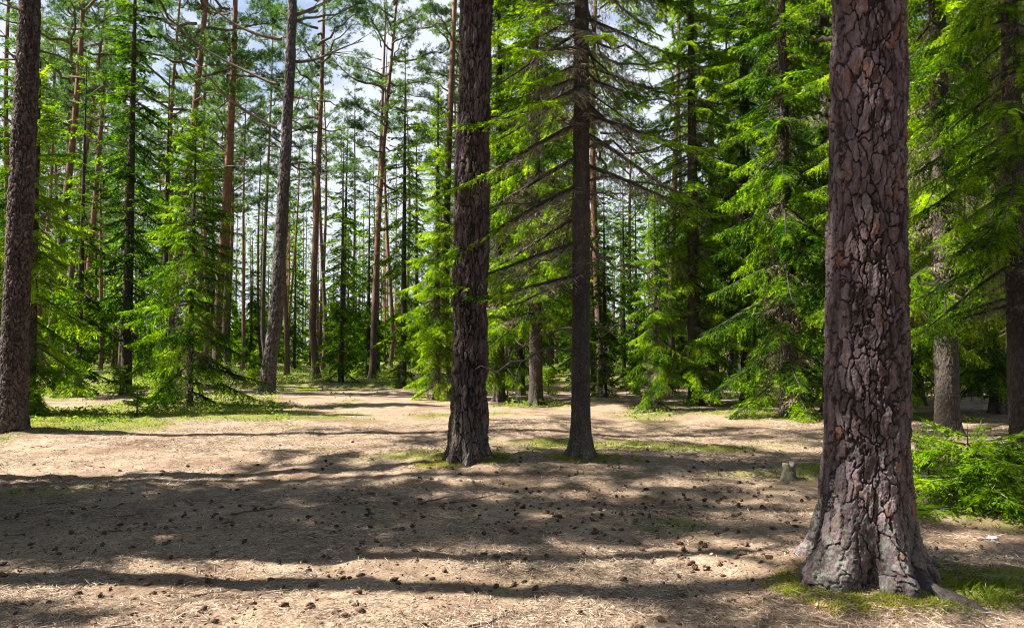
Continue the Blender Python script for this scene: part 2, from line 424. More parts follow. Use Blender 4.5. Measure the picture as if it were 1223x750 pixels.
def rotm(az, pitch, roll=0):
    ca, sa, cp, sp_ = math.cos(az), math.sin(az), math.cos(pitch), math.sin(pitch)
    cr, sr = math.cos(roll), math.sin(roll)
    Rz = np.array([[ca, -sa, 0], [sa, ca, 0], [0, 0, 1]]); Ry = np.array([[cp, 0, -sp_], [0, 1, 0], [sp_, 0, cp]]); Rx = np.array([[1, 0, 0], [0, cr, -sr], [0, sr, cr]])
    return Rz @ Ry @ Rx

LIB_F = [frond(Ln, 100 + i * 7 + j, bare=b, droop=dr, sag=.3 + .32 * Ln) for i, (Ln, b, dr) in enumerate(((.35, .02, .12), (.7, .08, .18), (1.2, .16, .26), (1.8, .24, .30), (2.5, .30, .32))) for j in range(3)]
LIB_C = [frond(Ln, 300 + i * 7 + j, tl=.20, tw=.05, sp=.11, sub=.085, bare=.1, droop=.26) for i, Ln in enumerate((.5, 1.0, 1.6, 2.3)) for j in range(3)]
LIB_T = [frond(Ln, 500 + i * 7 + j, bare=.55, droop=.20, up=.12, deadk=.8) for i, Ln in enumerate((1.2, 1.9, 2.6)) for j in range(3)]

def place(acc, lib, pos, L_, az, pitch, r, roll=None):
    c = sorted(lib, key=lambda f: abs(f.L - L_))[:3]
    f = c[r.integers(len(c))]; s = L_ / f.L
    M = rotm(az, pitch, r.normal() * .18 if roll is None else roll).T * s
    mir = np.array([1, r.choice([-1, 1]), 1])
    acc.quads((f.leaf * mir) @ M + pos, 0)
    acc.quads((f.wood * mir) @ M + pos, 1)
    acc.add((f.axis[0] * mir) @ M + pos, f.axis[1], 2)

def spruce_crown(name, H, zb, Rc, seed, lib, step=.17, pw=.75, mat=None, low_lib=None, low_z=0, gap=.0, dens=1.0, base_pitch=-.28, top=None):
    r = np.random.default_rng(seed); acc = Acc()
    z = zb; az = r.uniform(0, TAU)
    zt = H if top is None else top
    while z < zt - .12:
        rel = (H - z) / (H - zb)
        nb = r.integers(2, 4) if r.uniform() < dens else 1
        for _ in range(nb):
            az += 2.4 + r.normal() * .5
            if r.uniform() < gap: continue
            Ln = max(.22, Rc * min(1, rel ** pw * (1.0 if rel < .85 else .9)) * r.uniform(.6, 1.12))
            pitch = base_pitch * min(1, rel * 1.4) + .62 * max(0, 1 - rel * 2.2) + r.normal() * .10
            lb = low_lib if (low_lib and z < low_z) else lib
            place(acc, lb, np.array([0, 0, z + r.normal() * .05]), Ln, az, pitch, r)
        z += step * r.uniform(.7, 1.3) * (.6 + .6 * rel)
    for k in range(4):
        place(acc, lib, np.array([0, 0, H - .25 - .1 * k]), .28, r.uniform(0, TAU), 1.0, r)
    return acc.build(name, [mat or M_SPRUCE, M_TWIG, M_SPRUCEBARK])

# ------------------------------------------------------------------ pine crowns
def pine_crown(name, H, zb, Rc, seed, nl=26, bl=.12, bw=.017, nblade=18, snags=5):
    r = np.random.default_rng(seed); acc = Acc(); C, D = [], []
    for i in range(nl):
        u = (i + r.uniform(0, .9)) / nl
        z = zb + (H - zb - .3) * u
        prof = (math.sin(math.pi * min(1, .22 + .78 * u)) ** .7) if u > .1 else .8
        Ln = Rc * max(.28, prof) * r.uniform(.6, 1.15)
        az = i * 2.4 + r.normal() * .5; pit = R(8 + 38 * u + r.normal() * 10)
        k = 9; s = np.linspace(0, 1, k)
        base = np.array([0, 0, z]); dirh = np.array([math.cos(az), math.sin(az), 0]); pr = np.array([-dirh[1], dirh[0], 0])
        wob = np.cumsum(r.normal(size=(k, 2)) * .032 * Ln, 0); wob[0] = 0
        path = base + dirh * (Ln * s * math.cos(pit))[:, None] + pr * wob[:, :1] + np.array([0, 0, 1.]) * (Ln * (math.sin(pit) * s ** 1.5) + wob[:, 1])[:, None]
        acc.add(*tube(path, (.012 + .016 * Ln) * (1 - .8 * s), 5), 1)
        ns = max(3, int(Ln * 4.2))
        for j in range(ns):
            sp_ = r.uniform(.28, 1)
            i0 = min(k - 2, int(sp_ * (k - 1))); b = path[i0] + (path[i0 + 1] - path[i0]) * (sp_ * (k - 1) - i0)
            a2 = az + r.choice([-1, 1]) * R(r.uniform(20, 75)); l2 = r.uniform(.3, .85) * (1.15 - .5 * sp_) * min(1.3, Ln * .55 + .2)
            d2 = norm(np.array([math.cos(a2), math.sin(a2), r.uniform(.05, .6)]))
            p2 = b + d2 * (l2 * np.linspace(0, 1, 4))[:, None] + np.array([0, 0, 1.]) * (.15 * l2 * np.linspace(0, 1, 4) ** 2)[:, None]
            acc.add(*tube(p2, np.array([.010, .008, .006, .004]), 3), 1)
            nt = r.integers(7, 12)
            tt = np.concatenate([r.uniform(.35, 1, nt - 1), [1]])
            c = b + d2 * (l2 * tt)[:, None] + r.normal(size=(nt, 3)) * np.array([.12, .12, .06]) + np.array([0, 0, .04])
            C.append(c); D.append(np.repeat(norm(d2 + np.array([0, 0, .5]))[None], nt, 0))
    for i in range(snags):
        z = r.uniform(zb * .55, zb); az = r.uniform(0, TAU); Ln = r.uniform(.3, 1.6); s = np.linspace(0, 1, 6)
        path = np.array([0, 0, z]) + np.array([math.cos(az), math.sin(az), 0]) * (Ln * s)[:, None] + np.array([0, 0, 1.]) * (Ln * (-.1 * s + .1 * r.normal() * s * s) + r.normal(size=6) * .02)[:, None]
        acc.add(*tube(path, .022 * (1 - .8 * s), 4), 1)
    C = np.concatenate(C); D = np.concatenate(D); n = len(C)
    b = np.repeat(C, nblade, 0); dd = norm(np.repeat(D, nblade, 0) * .55 + norm(r.normal(size=(n * nblade, 3))))
    b = b + np.repeat(D, nblade, 0) * (r.uniform(-.05, .05, n * nblade))[:, None]
    acc.quads(diamonds(b, dd, bl * r.uniform(.7, 1.2, n * nblade), np.full(n * nblade, bw), r, roll=1.5), 0)
    return acc.build(name, [M_PINE, M_LIMB])

# ------------------------------------------------------------------ tree prototypes
TREES = {}
def tree_root(name, loc, lean=(0, 0), rz=0.0, sc=1.0):
    o = bpy.data.objects.new(name, None); COL.objects.link(o)
    o.empty_display_size = .3
    o.location = loc; o.rotation_euler = (lean[1], lean[0], rz); o.scale = (sc, sc, sc)
    return o

def ground_loc(x, y, sink=.02): return (x, y, float(Hgt(x, y)) - sink)

def tree(name, parts, x, y, label, group=None, lean=(0, 0), rz=0.0, sc=1.0, cat='tree'):
    """lean = (towards +x, towards -y) in radians; azimuth is applied to the parts so that the lean stays in world axes"""
    o = tree_root(name, ground_loc(x, y), lean, 0, sc)
    tag(o, label, cat, group)
    for pn, me in parts:
        c = obj(pn, me, o); c.rotation_euler = (0, 0, rz)
    return o

CAMX = lambda px, d: (px - 611.5) / FPX * d
# ------------------------------------------------------------------ the trees that stand near
SP_TRUNK = {}
def spruce_trunk(H, r0, seed, fine=False, mat=None):
    if fine: return trunk_mesh('spruce_trunk', H, r0, 150, zlist(6.5, .016, H, .4), seed, mat or M_SPRUCEBARK, depth=.008, cw=.035, ch=.05, flare=.55, fz=.16, taper=.93, lich=.12)
    return trunk_mesh('spruce_trunk', H, r0, 26, zlist(3.0, .12, H, .6), seed, mat or M_SPRUCEBARK, detail=False, flare=.5, fz=.2, taper=.95, lich=.3)

def stub(parent, name, z, az, r_in, L_, rad, seed, rise=.0, mat=None):
    r = np.random.default_rng(seed); k = 9; s = np.linspace(0, 1, k)
    dirh = np.array([math.cos(az), math.sin(az), 0])
    path = np.array([0, 0, z]) + dirh * (r_in - .05 + (L_ + .05) * s)[:, None] + np.array([0, 0, 1.]) * (rise * L_ * s)[:, None] + r.normal(size=(k, 3)) * .012 * s[:, None]
    V, F = tube(path, rad * (1.15 - .75 * s ** 1.3) * (1 + .12 * r.normal(size=k)), 8)
    return obj(name, mesh_np(name, V, F, [mat or M_DEAD], attrs={'plate': np.full(len(V), .45)}), parent)

crownA = pine_crown('pine_crown', 19.5, 8.6, 3.0, 41, nl=34)
crownB = pine_crown('pine_crown', 21.0, 9.6, 2.6, 42, nl=34)
crownC = pine_crown('pine_crown', 18.5, 7.2, 2.8, 43, nl=36)
crownD = pine_crown('pine_crown', 20.0, 10.2, 2.4, 44, nl=30)
crownE = pine_crown('pine_crown', 21.5, 10.5, 3.3, 45, nl=26, snags=7)

crownT = pine_crown('pine_crown', 20.0, 12.5, 1.7, 46, nl=15, snags=9)

# big old pine at the right
x, y = at(1026, 671); BIGX, BIGY = x, y
fac = math.atan2(-y, -x)
big = tree_root('pine_tree', ground_loc(x, y, 0), (.031, .0))
tag(big, 'massive old pine with scaly purplish bark and a flared lichen-grey foot, nearest and thickest trunk', 'tree')
obj('trunk', trunk_mesh('old_pine_trunk', 20, .223, 460, zlist(4.3, .0046, 20, .3), 3, M_PINEBARK_BIG, depth=.0145, cw=.055, ch=.15, flare=.66, fz=.26, lobes=5, taper=.9, lich=.42,
    knots=[(2.29, fac - .50, .085, .035), (3.41, fac - .85, .09, .05), (3.0, fac - 1.2, .05, .02)]), big)
obj('crown', crownA, big)
stub(big, 'branch_stub', 3.42, fac - 1.15, .20, .17, .036, 5, .25)
stub(big, 'branch_stub', 3.18, fac - 1.45, .20, .13, .016, 6, .05)
stub(big, 'branch_stub', 2.30, fac - .62, .21, .05, .035, 7, -.2)
for k, (da, L_) in enumerate(((1.2, .75), (2.2, .45))):
    rr_ = np.random.default_rng(60 + k); s = np.linspace(0, 1, 12); az = fac + da
    pth = np.stack([np.cos(az + .25 * s * rr_.normal()) * (.26 + L_ * s), np.sin(az + .25 * s * rr_.normal()) * (.26 + L_ * s), .03 * (1 - s) ** 2 - .045 * s + .006 * rr_.normal(size=12)], -1)
    pth[:, 2] += Hgt(BIGX + pth[:, 0], BIGY + pth[:, 1]) - Hgt(BIGX, BIGY)
    V, F = tube(pth, .060 * (1 - .7 * s), 14)
    V = V + (.012 * fbm(V[:, 0] * 14, V[:, 1] * 14, V[:, 2] * 14, 2, 3))[:, None]
    obj('root', mesh_np('root', V, F, [M_PINEBARK_BIG], attrs={'plate': .25 + .3 * vnoise(V[:, 0] * 20, V[:, 1] * 20, V[:, 2] * 20, 9), 'lichen': np.full(len(V), .25), 'fissure': np.full(len(V), .35)}), big)

# middle pine
x, y = at(559, 547); MIDX, MIDY = x, y
mid = tree_root('pine_tree', ground_loc(x, y, 0), (.014, 0)); fac = math.atan2(-y, -x)
tag(mid, 'dark furrowed pine trunk standing on the mound in the middle of the clearing', 'tree')
obj('trunk', trunk_mesh('furrowed_pine_trunk', 19.5, .205, 300, zlist(6.6, .011, 19.5, .3), 8, M_PINEBARK_D, depth=.026, cw=.060, ch=.24, flare=.34, fz=.20, lobes=6, taper=.85, lich=.35), mid)
obj('crown', crownT, mid)

# left pine
x, y = at(17, 513)
lp = tree_root('pine_tree', ground_loc(x, y, 0), (.013, 0))
tag(lp, 'thick dark brown pine with fine bark at the left edge of the clearing', 'tree')
obj('trunk', trunk_mesh('brown_pine_trunk', 18.5, .192, 240, zlist(8.2, .014, 18.5, .3), 12, M_PINEBARK_D, depth=.018, cw=.058, ch=.10, flare=.42, fz=.22, lobes=5, taper=.88, lich=.3), lp)
obj('crown', crownC, lp)

for kz, ka in ((4.9, -2.6), (6.3, -.9), (3.1, -1.2)): stub(mid, 'branch_stub', kz, ka, .19, .10 + .04 * (kz % 1), .018, int(kz * 10), -.1)
for kz, ka in ((4.2, -.6), (6.0, -2.4), (7.2, -.3)): stub(lp, 'branch_stub', kz, ka, .17, .16, .018, int(kz * 10), .1)

# leaning grey pine, left of centre
x, y = at(319, 470)
lg = tree_root('pine_tree', ground_loc(x, y, 0), (.040, 0))
tag(lg, 'tall grey pine leaning right with long bare limbs, at the far edge of the path', 'tree')
obj('trunk', trunk_mesh('grey_pine_trunk', 21.5, .185, 140, zlist(13, .03, 21.5, .3), 15, M_PINEBARK_G, depth=.020, cw=.07, ch=.13, flare=.35, fz=.25, taper=.86, bend=.28, lich=.35), lg)
obj('crown', crownE, lg)
r = np.random.default_rng(77)
for k, (z, az, L_, rise) in enumerate(((8.9, 2.9, 3.2, .55), (7.6, 3.3, 2.6, .75), (10.2, 3.0, 3.0, .5), (9.6, .2, 2.2, .5), (11.0, -.3, 2.6, .4), (6.6, .4, 1.2, .2))):
    s = np.linspace(0, 1, 12)
    pth = np.array([0, 0, z]) + np.stack([np.cos(az + .3 * s) * (.12 + L_ * s), np.sin(az + .3 * s) * L_ * s, rise * L_ * s ** 1.4 + .06 * np.sin(6 * s + k)], -1)
    a = Acc(); a.add(*tube(pth, .055 * (1 - .8 * s), 6), 0)
    for q in range(9):
        i0 = r.integers(3, 11); d2 = norm(np.array([math.cos(az + r.normal()), math.sin(az + r.normal()), r.normal() * .5]))
        l2 = r.uniform(.3, 1.0); t = np.linspace(0, 1, 5)
        a.add(*tube(pth[i0] + d2 * (l2 * t)[:, None] + r.normal(size=(5, 3)) * .03 * t[:, None], .016 * (1 - .8 * t), 4), 0)
    obj('limb', a.build('limb', [M_LIMB]), lg)

# bare lower spruce with dead branches, right of the middle pine
x, y = at(693, 544); HSX, HSY = x, y
hs = tree_root('spruce_tree', ground_loc(x, y, 0), (.006, 0))
tag(hs, 'slim spruce with bare dead lower branches beside the middle pine on the mound', 'tree')
obj('trunk', trunk_mesh('slim_spruce_trunk', 15, .112, 170, zlist(6.2, .011, 15, .3), 21, M_SPRUCEBARK, depth=.007, cw=.03, ch=.045, flare=.65, fz=.17, lobes=5, taper=.9, lich=.4), hs)
r = np.random.default_rng(5)
acc = Acc(); z = 4.3; az = 0
while z < 14.7:
    rel = (15 - z) / 11
    for _ in range(r.integers(2, 4)):
        az += 2.4 + r.normal() * .5
        place(acc, LIB_F if z > 5.2 + 2.2 * r.uniform() else LIB_T, np.array([0, 0, z]), max(.25, 1.65 * min(1, rel ** .7 + .05) * r.uniform(.6, 1.1)), az, -.30 * min(1, rel * 1.5) + .5 * max(0, 1 - 2.2 * rel) + r.normal() * .1, r)
    z += .17 * r.uniform(.7, 1.3)
for (z, az, L_, pit) in ((3.25, 3.35, 2.2, -.40), (3.6, 2.85, 2.4, -.36), (2.55, 3.25, 2.0, -.22), (2.15, 3.75, 1.7, -.12), (4.0, 3.5, 2.3, -.42), (3.5, -.2, 1.9, -.3), (3.9, .4, 2.1, -.3), (4.1, -.6, 1.9, -.3), (2.9, 2.3, 2.2, -.25), (3.4, 1.6, 2.2, -.3)):
    place(acc, LIB_T, np.array([0, 0, z]), L_, az, pit, r)
obj('crown', acc.build('spruce_crown', [M_SPRUCE, M_TWIG, M_SPRUCEBARK]), hs)
def dead_branch(parent, z, az, L_, pit, rad, r, side=11, r_in=.09):
    s = np.linspace(0, 1, 11); a = Acc()
    dirh = np.array([math.cos(az), math.sin(az), 0]); pr = np.array([-dirh[1], dirh[0], 0])
    w = np.cumsum(r.normal(size=(11, 2)) * .034 * L_, 0); w[0] = 0
    pth = np.array([0, 0, z]) + dirh * (r_in + L_ * s * math.cos(pit))[:, None] + pr * w[:, :1] + np.array([0, 0, 1.]) * (L_ * (math.sin(pit) * s + .10 * s ** 2.5) + w[:, 1])[:, None]
    a.add(*tube(pth, rad * (1 - .82 * s), 6), 0)
    for q in range(side):
        u = r.uniform(.15, .98); i0 = min(9, int(u * 10)); b = pth[i0] + (pth[i0 + 1] - pth[i0]) * (u * 10 - i0)
        d2 = norm(dirh * r.uniform(.3, 1) + pr * r.choice([-1, 1]) * r.uniform(.5, 1.1) + np.array([0, 0, r.uniform(-.7, .15)]))
        l2 = r.uniform(.15, .55) * (1.1 - .5 * u); t = np.linspace(0, 1, 5)
        p2 = b + d2 * (l2 * t)[:, None] + np.array([0, 0, -1.]) * (r.uniform(0, .35) * l2 * t * t)[:, None] + r.normal(size=(5, 3)) * .012 * t[:, None]
        a.add(*tube(p2, .0045 * (1 - .6 * t), 3), 0)
        for _ in range(3):
            j = r.integers(1, 5); d3 = norm(d2 + r.normal(size=3) * .7); l3 = r.uniform(.06, .2)
            a.add(*tube(p2[j] + d3 * (l3 * np.linspace(0, 1, 3))[:, None], np.array([.003, .0025, .0015]), 3), 0)
    return obj('dead_branch', a.build('dead_branch', [M_DEAD]), parent)
for (z, az, L_, pit) in ((3.2, 3.05, 1.7, -.42), (1.95, 3.2, 1.75, -.47), (1.25, 3.3, 1.75, -.40), (2.5, 2.7, 1.5, -.3), (4.4, 3.0, 1.6, -.3),
                         (4.6, -.1, 1.5, -.28), (4.2, .25, 1.7, -.33), (3.7, -.2, 1.6, -.38), (3.3, .1, 1.9, -.16), (2.55, .2, 1.3, -.25), (5.1, .1, 1.6, -.35), (1.6, .5, .8, -.3),
                         (3.9, 4.5, .8, -.1), (2.2, 4.9, .45, .1), (1.1, 5.1, .25, .1), (3.1, 5.4, .7, -.2), (2.7, 1.4, 1.6, -.3), (1.5, 2.2, 1.3, -.3)):
    dead_branch(hs, z, az, L_, pit, .017, r)
# two low live shoots near the foot
# ------------------------------------------------------------------ shared tree meshes
F_SP = []
for H_, Rc_, zb_, sd in ((14, 2.15, .8, 1), (11, 1.85, .5, 2), (16, 2.4, 2.4, 3), (7.0, 1.75, .35, 4)):
    F_SP.append((H_, spruce_trunk(H_, .011 * H_, 30 + sd, True), spruce_crown('spruce_crown', H_, zb_, Rc_, 50 + sd, LIB_F, step=.17, gap=.08, low_lib=LIB_F + LIB_T, low_z=3.5, base_pitch=-.30)))
C_SP = []
for H_, Rc_, zb_, sd in ((13, 1.8, .8, 1), (16, 2.1, 2.0, 2), (9, 1.5, .4, 3), (4.2, 1.05, .15, 4)):
    C_SP.append((H_, spruce_trunk(H_, .010 * H_, 70 + sd), spruce_crown('spruce_crown', H_, zb_, Rc_, 80 + sd, LIB_C, step=.27, gap=.1, mat=M_SPRUCE_D, base_pitch=-.32)))
P_TR = []
for H_, cr, r0, sd, mt in ((19.5, crownA, .15, 1, M_PINEBARK), (21.0, crownB, .145, 2, M_PINEBARK_R), (18.5, crownC, .13, 3, M_PINEBARK_R), (20.0, crownD, .12, 4, M_PINEBARK)):
    P_TR.append((H_, trunk_mesh('pine_trunk', H_, r0, 22, zlist(2, .1, H_, .5), 90 + sd, mt, detail=False, flare=.4, fz=.25, taper=.85, bend=.5, lich=.2), cr))
YOUNG = [spruce_crown('young_spruce_crown', 1.5, .08, .75, 201, LIB_F, step=.075, base_pitch=.05, mat=M_YOUNG), spruce_crown('young_spruce_crown', .8, .05, .45, 202, LIB_F, step=.06, base_pitch=.1, mat=M_YOUNG), spruce_crown('young_spruce_crown', .75, .08, 1.0, 203, LIB_F, step=.062, pw=.45, base_pitch=.04, mat=M_YOUNG)]
YT = [trunk_mesh('young_spruce_stem', h, .012 + .008 * h, 8, np.linspace(-.1, h, 8), 210, M_SPRUCEBARK, detail=False, taper=.9) for h in (1.5, .8, .75)]

used = []
rt = np.random.default_rng(99)
def put_spruce(px, d, label, v, H=None, fine=None, lean=0, rz=None, group=None, mat=None, name='spruce_tree', x=None):
    lib = F_SP if (fine if fine is not None else d < 19) else C_SP
    H0, tr, cr = lib[v]; sc = (H / H0) if H else 1.0
    x = CAMX(px, d) if x is None else x
    used.append((x, d))
    return tree(name, (('trunk', tr), ('crown', cr)), x, d, label, group, (lean, 0), rt.uniform(0, TAU) if rz is None else rz, sc)
def put_pine(px, d, label, v, sc=1.0, lean=0, group=None, rz=None, x=None, trunk=None, crown=None):
    H0, tr, cr = P_TR[v]
    x = CAMX(px, d) if x is None else x
    used.append((x, d))
    return tree('pine_tree', (('trunk', trunk or tr), ('crown', crown or cr)), x, d, label, group, (lean, 0), rt.uniform(0, TAU) if rz is None else rz, sc)

# small spruce in the left middle, own mesh
x, y = at(228, 484)
o = tree('spruce_tree', (('trunk', trunk_mesh('small_spruce_trunk', 7.2, .075, 40, zlist(6, .08, 7.2, .4), 222, M_SPRUCEBARK, detail=False, flare=.4, fz=.15, taper=.92)),
                         ('crown', spruce_crown('small_spruce_crown', 7.2, .35, 2.35, 223, LIB_F, step=.15, pw=.8, base_pitch=-.16, gap=.04))), x, y,
         'young bushy bright green spruce with branches down to the moss, right of the left pine', lean=(.004, 0)); used.append((x, y))
put_spruce(39, 15.5, 'thin dark spruce just behind the thick left pine', 3, 7.5)
put_spruce(-55, 15.0, 'green spruce cut off by the left edge behind the thick pine', 1, 10)
put_spruce(95, 21, 'mid green spruce between the thick left pine and the bushy young spruce', 2, 10, fine=False)
put_spruce(12, 24, 'dark spruce rising behind the thick left pine', 0, 14, fine=False)
put_spruce(152, 22, 'tall dark spruce behind the left side of the bushy young spruce', 1, 15.5, fine=False)
put_spruce(196, 27, 'dark spruce half hidden behind the bushy young spruce', 0, 12, fine=False)
put_spruce(408, 27.5, 'narrow dark green spruce at the far edge of the path, beside the red pine', 2, 9.2, fine=False)
put_spruce(482, 26, 'pointed mid green spruce left of the middle pine, its tip against the sky', 0, 12.2, fine=False)
put_spruce(440, 31, 'spruce between the narrow dark spruce and the pointed spruce', 2, 9, fine=False)
put_spruce(522, 20.5, 'bright green spruce directly left of the middle pine', 1, 9.0, fine=True)
put_spruce(596, 19.5, 'tall yellowish spruce directly right of the middle pine', 0, 13.5, fine=True)
put_spruce(640, 18.3, 'grey lichen-stemmed spruce at the path edge between middle pine and slim spruce', 2, 15.0, fine=True)
put_spruce(622, 22, 'dark-stemmed spruce behind the grey lichen-stemmed spruce', 1, 12.5, fine=False)
put_spruce(722, 21.5, 'low spruce behind the slim bare spruce with sky above it', 2, 6.8, fine=False)
put_spruce(783, 16.5, 'low spreading spruce whose branches touch the ground by the path', 3, 5.0, fine=True)
put_spruce(829, 18.5, 'dense dark spruce right of the sky gap', 0, 15.0, fine=True)
put_spruce(852, 21.6, 'dark spruce with a thin bare stem base on the mossy bank', 1, 15.5, fine=False)
put_spruce(893, 19.3, 'thick-stemmed spruce on the mossy bank left of the massive pine', 2, 16.5, fine=True)
put_spruce(940, 15.2, 'bright sunlit spruce with drooping fronds left of the massive pine', 1, 13.5, fine=True)
put_spruce(992, 16.5, 'tall dark spruce half hidden behind the massive pine', 0, 16, fine=True)
put_spruce(1092, 18, 'spruce behind the right flank of the massive pine', 1, 15, fine=True)
put_spruce(1129, 11.8, 'big spruce with thick dark stem right of the massive pine', 2, 16, fine=True)
put_spruce(1217, 9.4, 'spruce with reddish stem at the right edge', 2, 13, fine=True)
put_spruce(1190, 15.5, 'spruce in the second row between the big spruce and the right edge', 0, 14, fine=True)
put_spruce(1265, 12.5, 'spruce reaching in from beyond the right edge', 2, 14, fine=True)

put_spruce(1056, 14.0, 'bright spruce directly behind the massive pine', 2, 15, fine=True)
put_spruce(1162, 21, 'dark spruce deep behind the big spruce on the right', 0, 15, fine=True)
put_spruce(872, 24.5, 'dark spruce deep on the mossy bank between two stems', 0, 14, fine=False)
put_spruce(960, 22, 'dark spruce behind the sunlit pale stem', 1, 15, fine=False)
put_spruce(760, 23, 'low spruce under the sky gap', 2, 6.5, fine=False)
put_spruce(745, 27, 'middling spruce filling the low part of the sky gap', 0, 8.2, fine=False)
put_spruce(708, 30, 'spruce behind the low one under the sky gap', 2, 9.2, fine=False)
put_spruce(790, 31, 'pointed spruce deep under the right side of the sky gap', 0, 9.0, fine=False)
for px, d in ((300, 46), (329, 52), (352, 44), (371, 57), (398, 49), (425, 54), (340, 62), (312, 60)):
    put_spruce(px, d, 'spruce among the many in the stand behind the clearing', 2, None, False, 0, None, 'spruces in the stand behind the clearing')
put_spruce(690, 25, 'spruce hidden behind the slim bare spruce', 2, 8.5, fine=False)
put_pine(82, 29, 'slender pine leaning right, between the left pine and the young spruce', 3, 1.0, .075)
put_pine(107, 32, 'upright orange-topped pine at the left, its crown against the sky', 1, 1.0, .006)
put_pine(72, 26, 'dark pine stem close behind the thin spruce', 0, 1.05, .01)
put_pine(214, 24.5, 'brown pine rising behind the bushy young spruce', 0, 1.05, .03)
put_pine(261, 25.5, 'straight orange-barked pine right of the bushy young spruce', 1, 1.05, .014)
put_pine(343, 35, 'pale thin pine just right of the leaning grey pine', 2, .95, .0)
put_pine(379, 29, 'straight reddish pine at the far end of the path', 1, 1.0, -.008)
put_pine(445, 30, 'pinkish pine leaning right between the narrow spruce and the pointed spruce', 2, 1.05, .05)
put_pine(541, 21, 'thin dark pine partly hidden behind the middle pine', 3, 1.0, .003)
put_pine(717, 23, 'thin pale stem behind the slim bare spruce', 2, 1.0, .004)
put_pine(806, 25, 'dark pine rising in the sky gap right of the slim spruce', 3, 1.0, .004)
pale_tr = trunk_mesh('pale_pine_trunk', 19, .10, 24, zlist(2, .1, 19, .5), 131, M_PALEBARK, detail=False, flare=.3, taper=.8, bend=.3)
put_pine(947, 19.5, 'sunlit pale thin pine stem between bright spruce and massive pine', 2, 1.0, -.004, trunk=pale_tr)

# ------------------------------------------------------------------ trees of the stand behind
def free(x, y, dmin): return all((x - a) ** 2 + (y - b) ** 2 > dmin ** 2 for a, b in used)
rb = np.random.default_rng(4321)
npn = nsp = 0
for _ in range(6000):
    if npn >= 95 and nsp >= 85: break
    d = 25 + 45 * rb.uniform() ** 1.1; px = rb.uniform(-60, 1290); x = CAMX(px, d)
    if not free(x, d, 1.5 if d > 40 else 1.9): continue
    gap = 285 < px < 400
    if gap and d < 36: continue
    if 290 < px < 540 and rb.uniform() < .12: continue
    sky_gap = 728 < px < 800
    if sky_gap and (rb.uniform() < .75 or d < 40): continue
    pine = rb.uniform() < (.93 if gap else (.62 if px < 560 else .38))
    if pine and npn < 95:
        v = int(rb.integers(4)); npn += 1; thin = 290 < px < 540
        put_pine(px, d, 'slender pine stem among the many in the stand behind the clearing', v, rb.uniform(.85, 1.12), rb.normal() * .012, 'slender pines in the stand behind the clearing', crown=crownT if thin else None)
    elif not pine and nsp < 85:
        nsp += 1; v = int(rb.choice([0, 1, 2, 2, 3]))
        put_spruce(px, d, 'spruce among the many in the stand behind the clearing', v, None, False, rb.normal() * .01, None, 'spruces in the stand behind the clearing')

# far wood, one mass
acc = Acc()
rf = np.random.default_rng(8)
for i in range(700):
    d = rf.uniform(68, 125); px = rf.uniform(-120, 1350); x = CAMX(px, d); h0 = float(Hgt(x, d))
    low = i >= 330; Ht = rf.uniform(2.5, 8) if low else rf.uniform(14, 22); pine = (rf.uniform() < .65) and not low
    if 290 < px < 540 and not low and rf.uniform() < .15: continue
    zz = np.array([-.2, .2 * Ht, .5 * Ht, Ht * .95]); r0 = rf.uniform(.10, .17) * (.4 if low else 1)
    acc.add(*tube(np.stack([x + 0 * zz, d + rf.normal() * .01 * zz, h0 + zz], -1), r0 * (1 - .8 * np.maximum(zz, 0) / Ht), 6), 1)
    n = (120 if (290 < px < 540 and pine) else 420) if pine else 620
    if pine:
        u = rf.uniform(.5, 1, n); rr = (1.1 * np.sin(np.pi * np.clip((u - .42) / .6, 0, 1)) ** .6 + .3) * rf.uniform(.2, 1.25, n) ** .6 * 1.4
    else:
        u = rf.uniform(.06, 1, n) ** 1.2; rr = 2.0 * (1 - u) ** .8 * rf.uniform(.25, 1, n) ** .5 + .1
    a = rf.uniform(0, TAU, n)
    b = np.stack([x + rr * np.cos(a), d + rr * np.sin(a), h0 + u * Ht], -1)
    dd = norm(np.stack([np.cos(a), np.sin(a), rf.normal(size=n) * .4 - (0 if pine else .35)], -1))
    acc.quads(diamonds(b, dd, rf.uniform(.35, .8, n), rf.uniform(.10, .22, n), rf, roll=1.2), 0 if pine else 2)
tag(obj('distant_wood', acc.build('distant_wood', [M_PINE, M_PINEBARK_R, M_SPRUCE_D])), kind='stuff')

# ------------------------------------------------------------------ sun direction and the trees that shade the clearing from the left
SUN_AZ_D = np.array([.9995, .03])       # horizontal travel of the light
SUN_EL = R(50)
def put_shade(px_, py_, hgt, kind, v, label, H=None):
    """tree whose part at height hgt throws its shadow on (px_, py_)"""
    t = hgt / math.tan(SUN_EL)
    x, y = px_ - SUN_AZ_D[0] * t, py_ - SUN_AZ_D[1] * t
    used.append((x, y))
    if kind == 'p': put_pine(0, y, label, v, x=x, lean=.0)
    else: put_spruce(0, y, label, v, H, True, x=x)
GRP = 'trees left of the view that shade the clearing'
put_shade(-1.5, 4.46, 5.0, 'p', 0, 'pine left of the view that lays the nearest long shadow')
put_shade(-1.6, 6.6, 6.2, 's', 1, 'spruce left of the view that shades the middle of the clearing', 11)
put_shade(1.2, 5.9, 9.3, 's', 0, 'taller spruce left of the view that shades the middle of the clearing', 11.2)
put_shade(-4.6, 6.3, 4.5, 's', 3, 'small spruce left of the view at the edge of the clearing', 7.5)

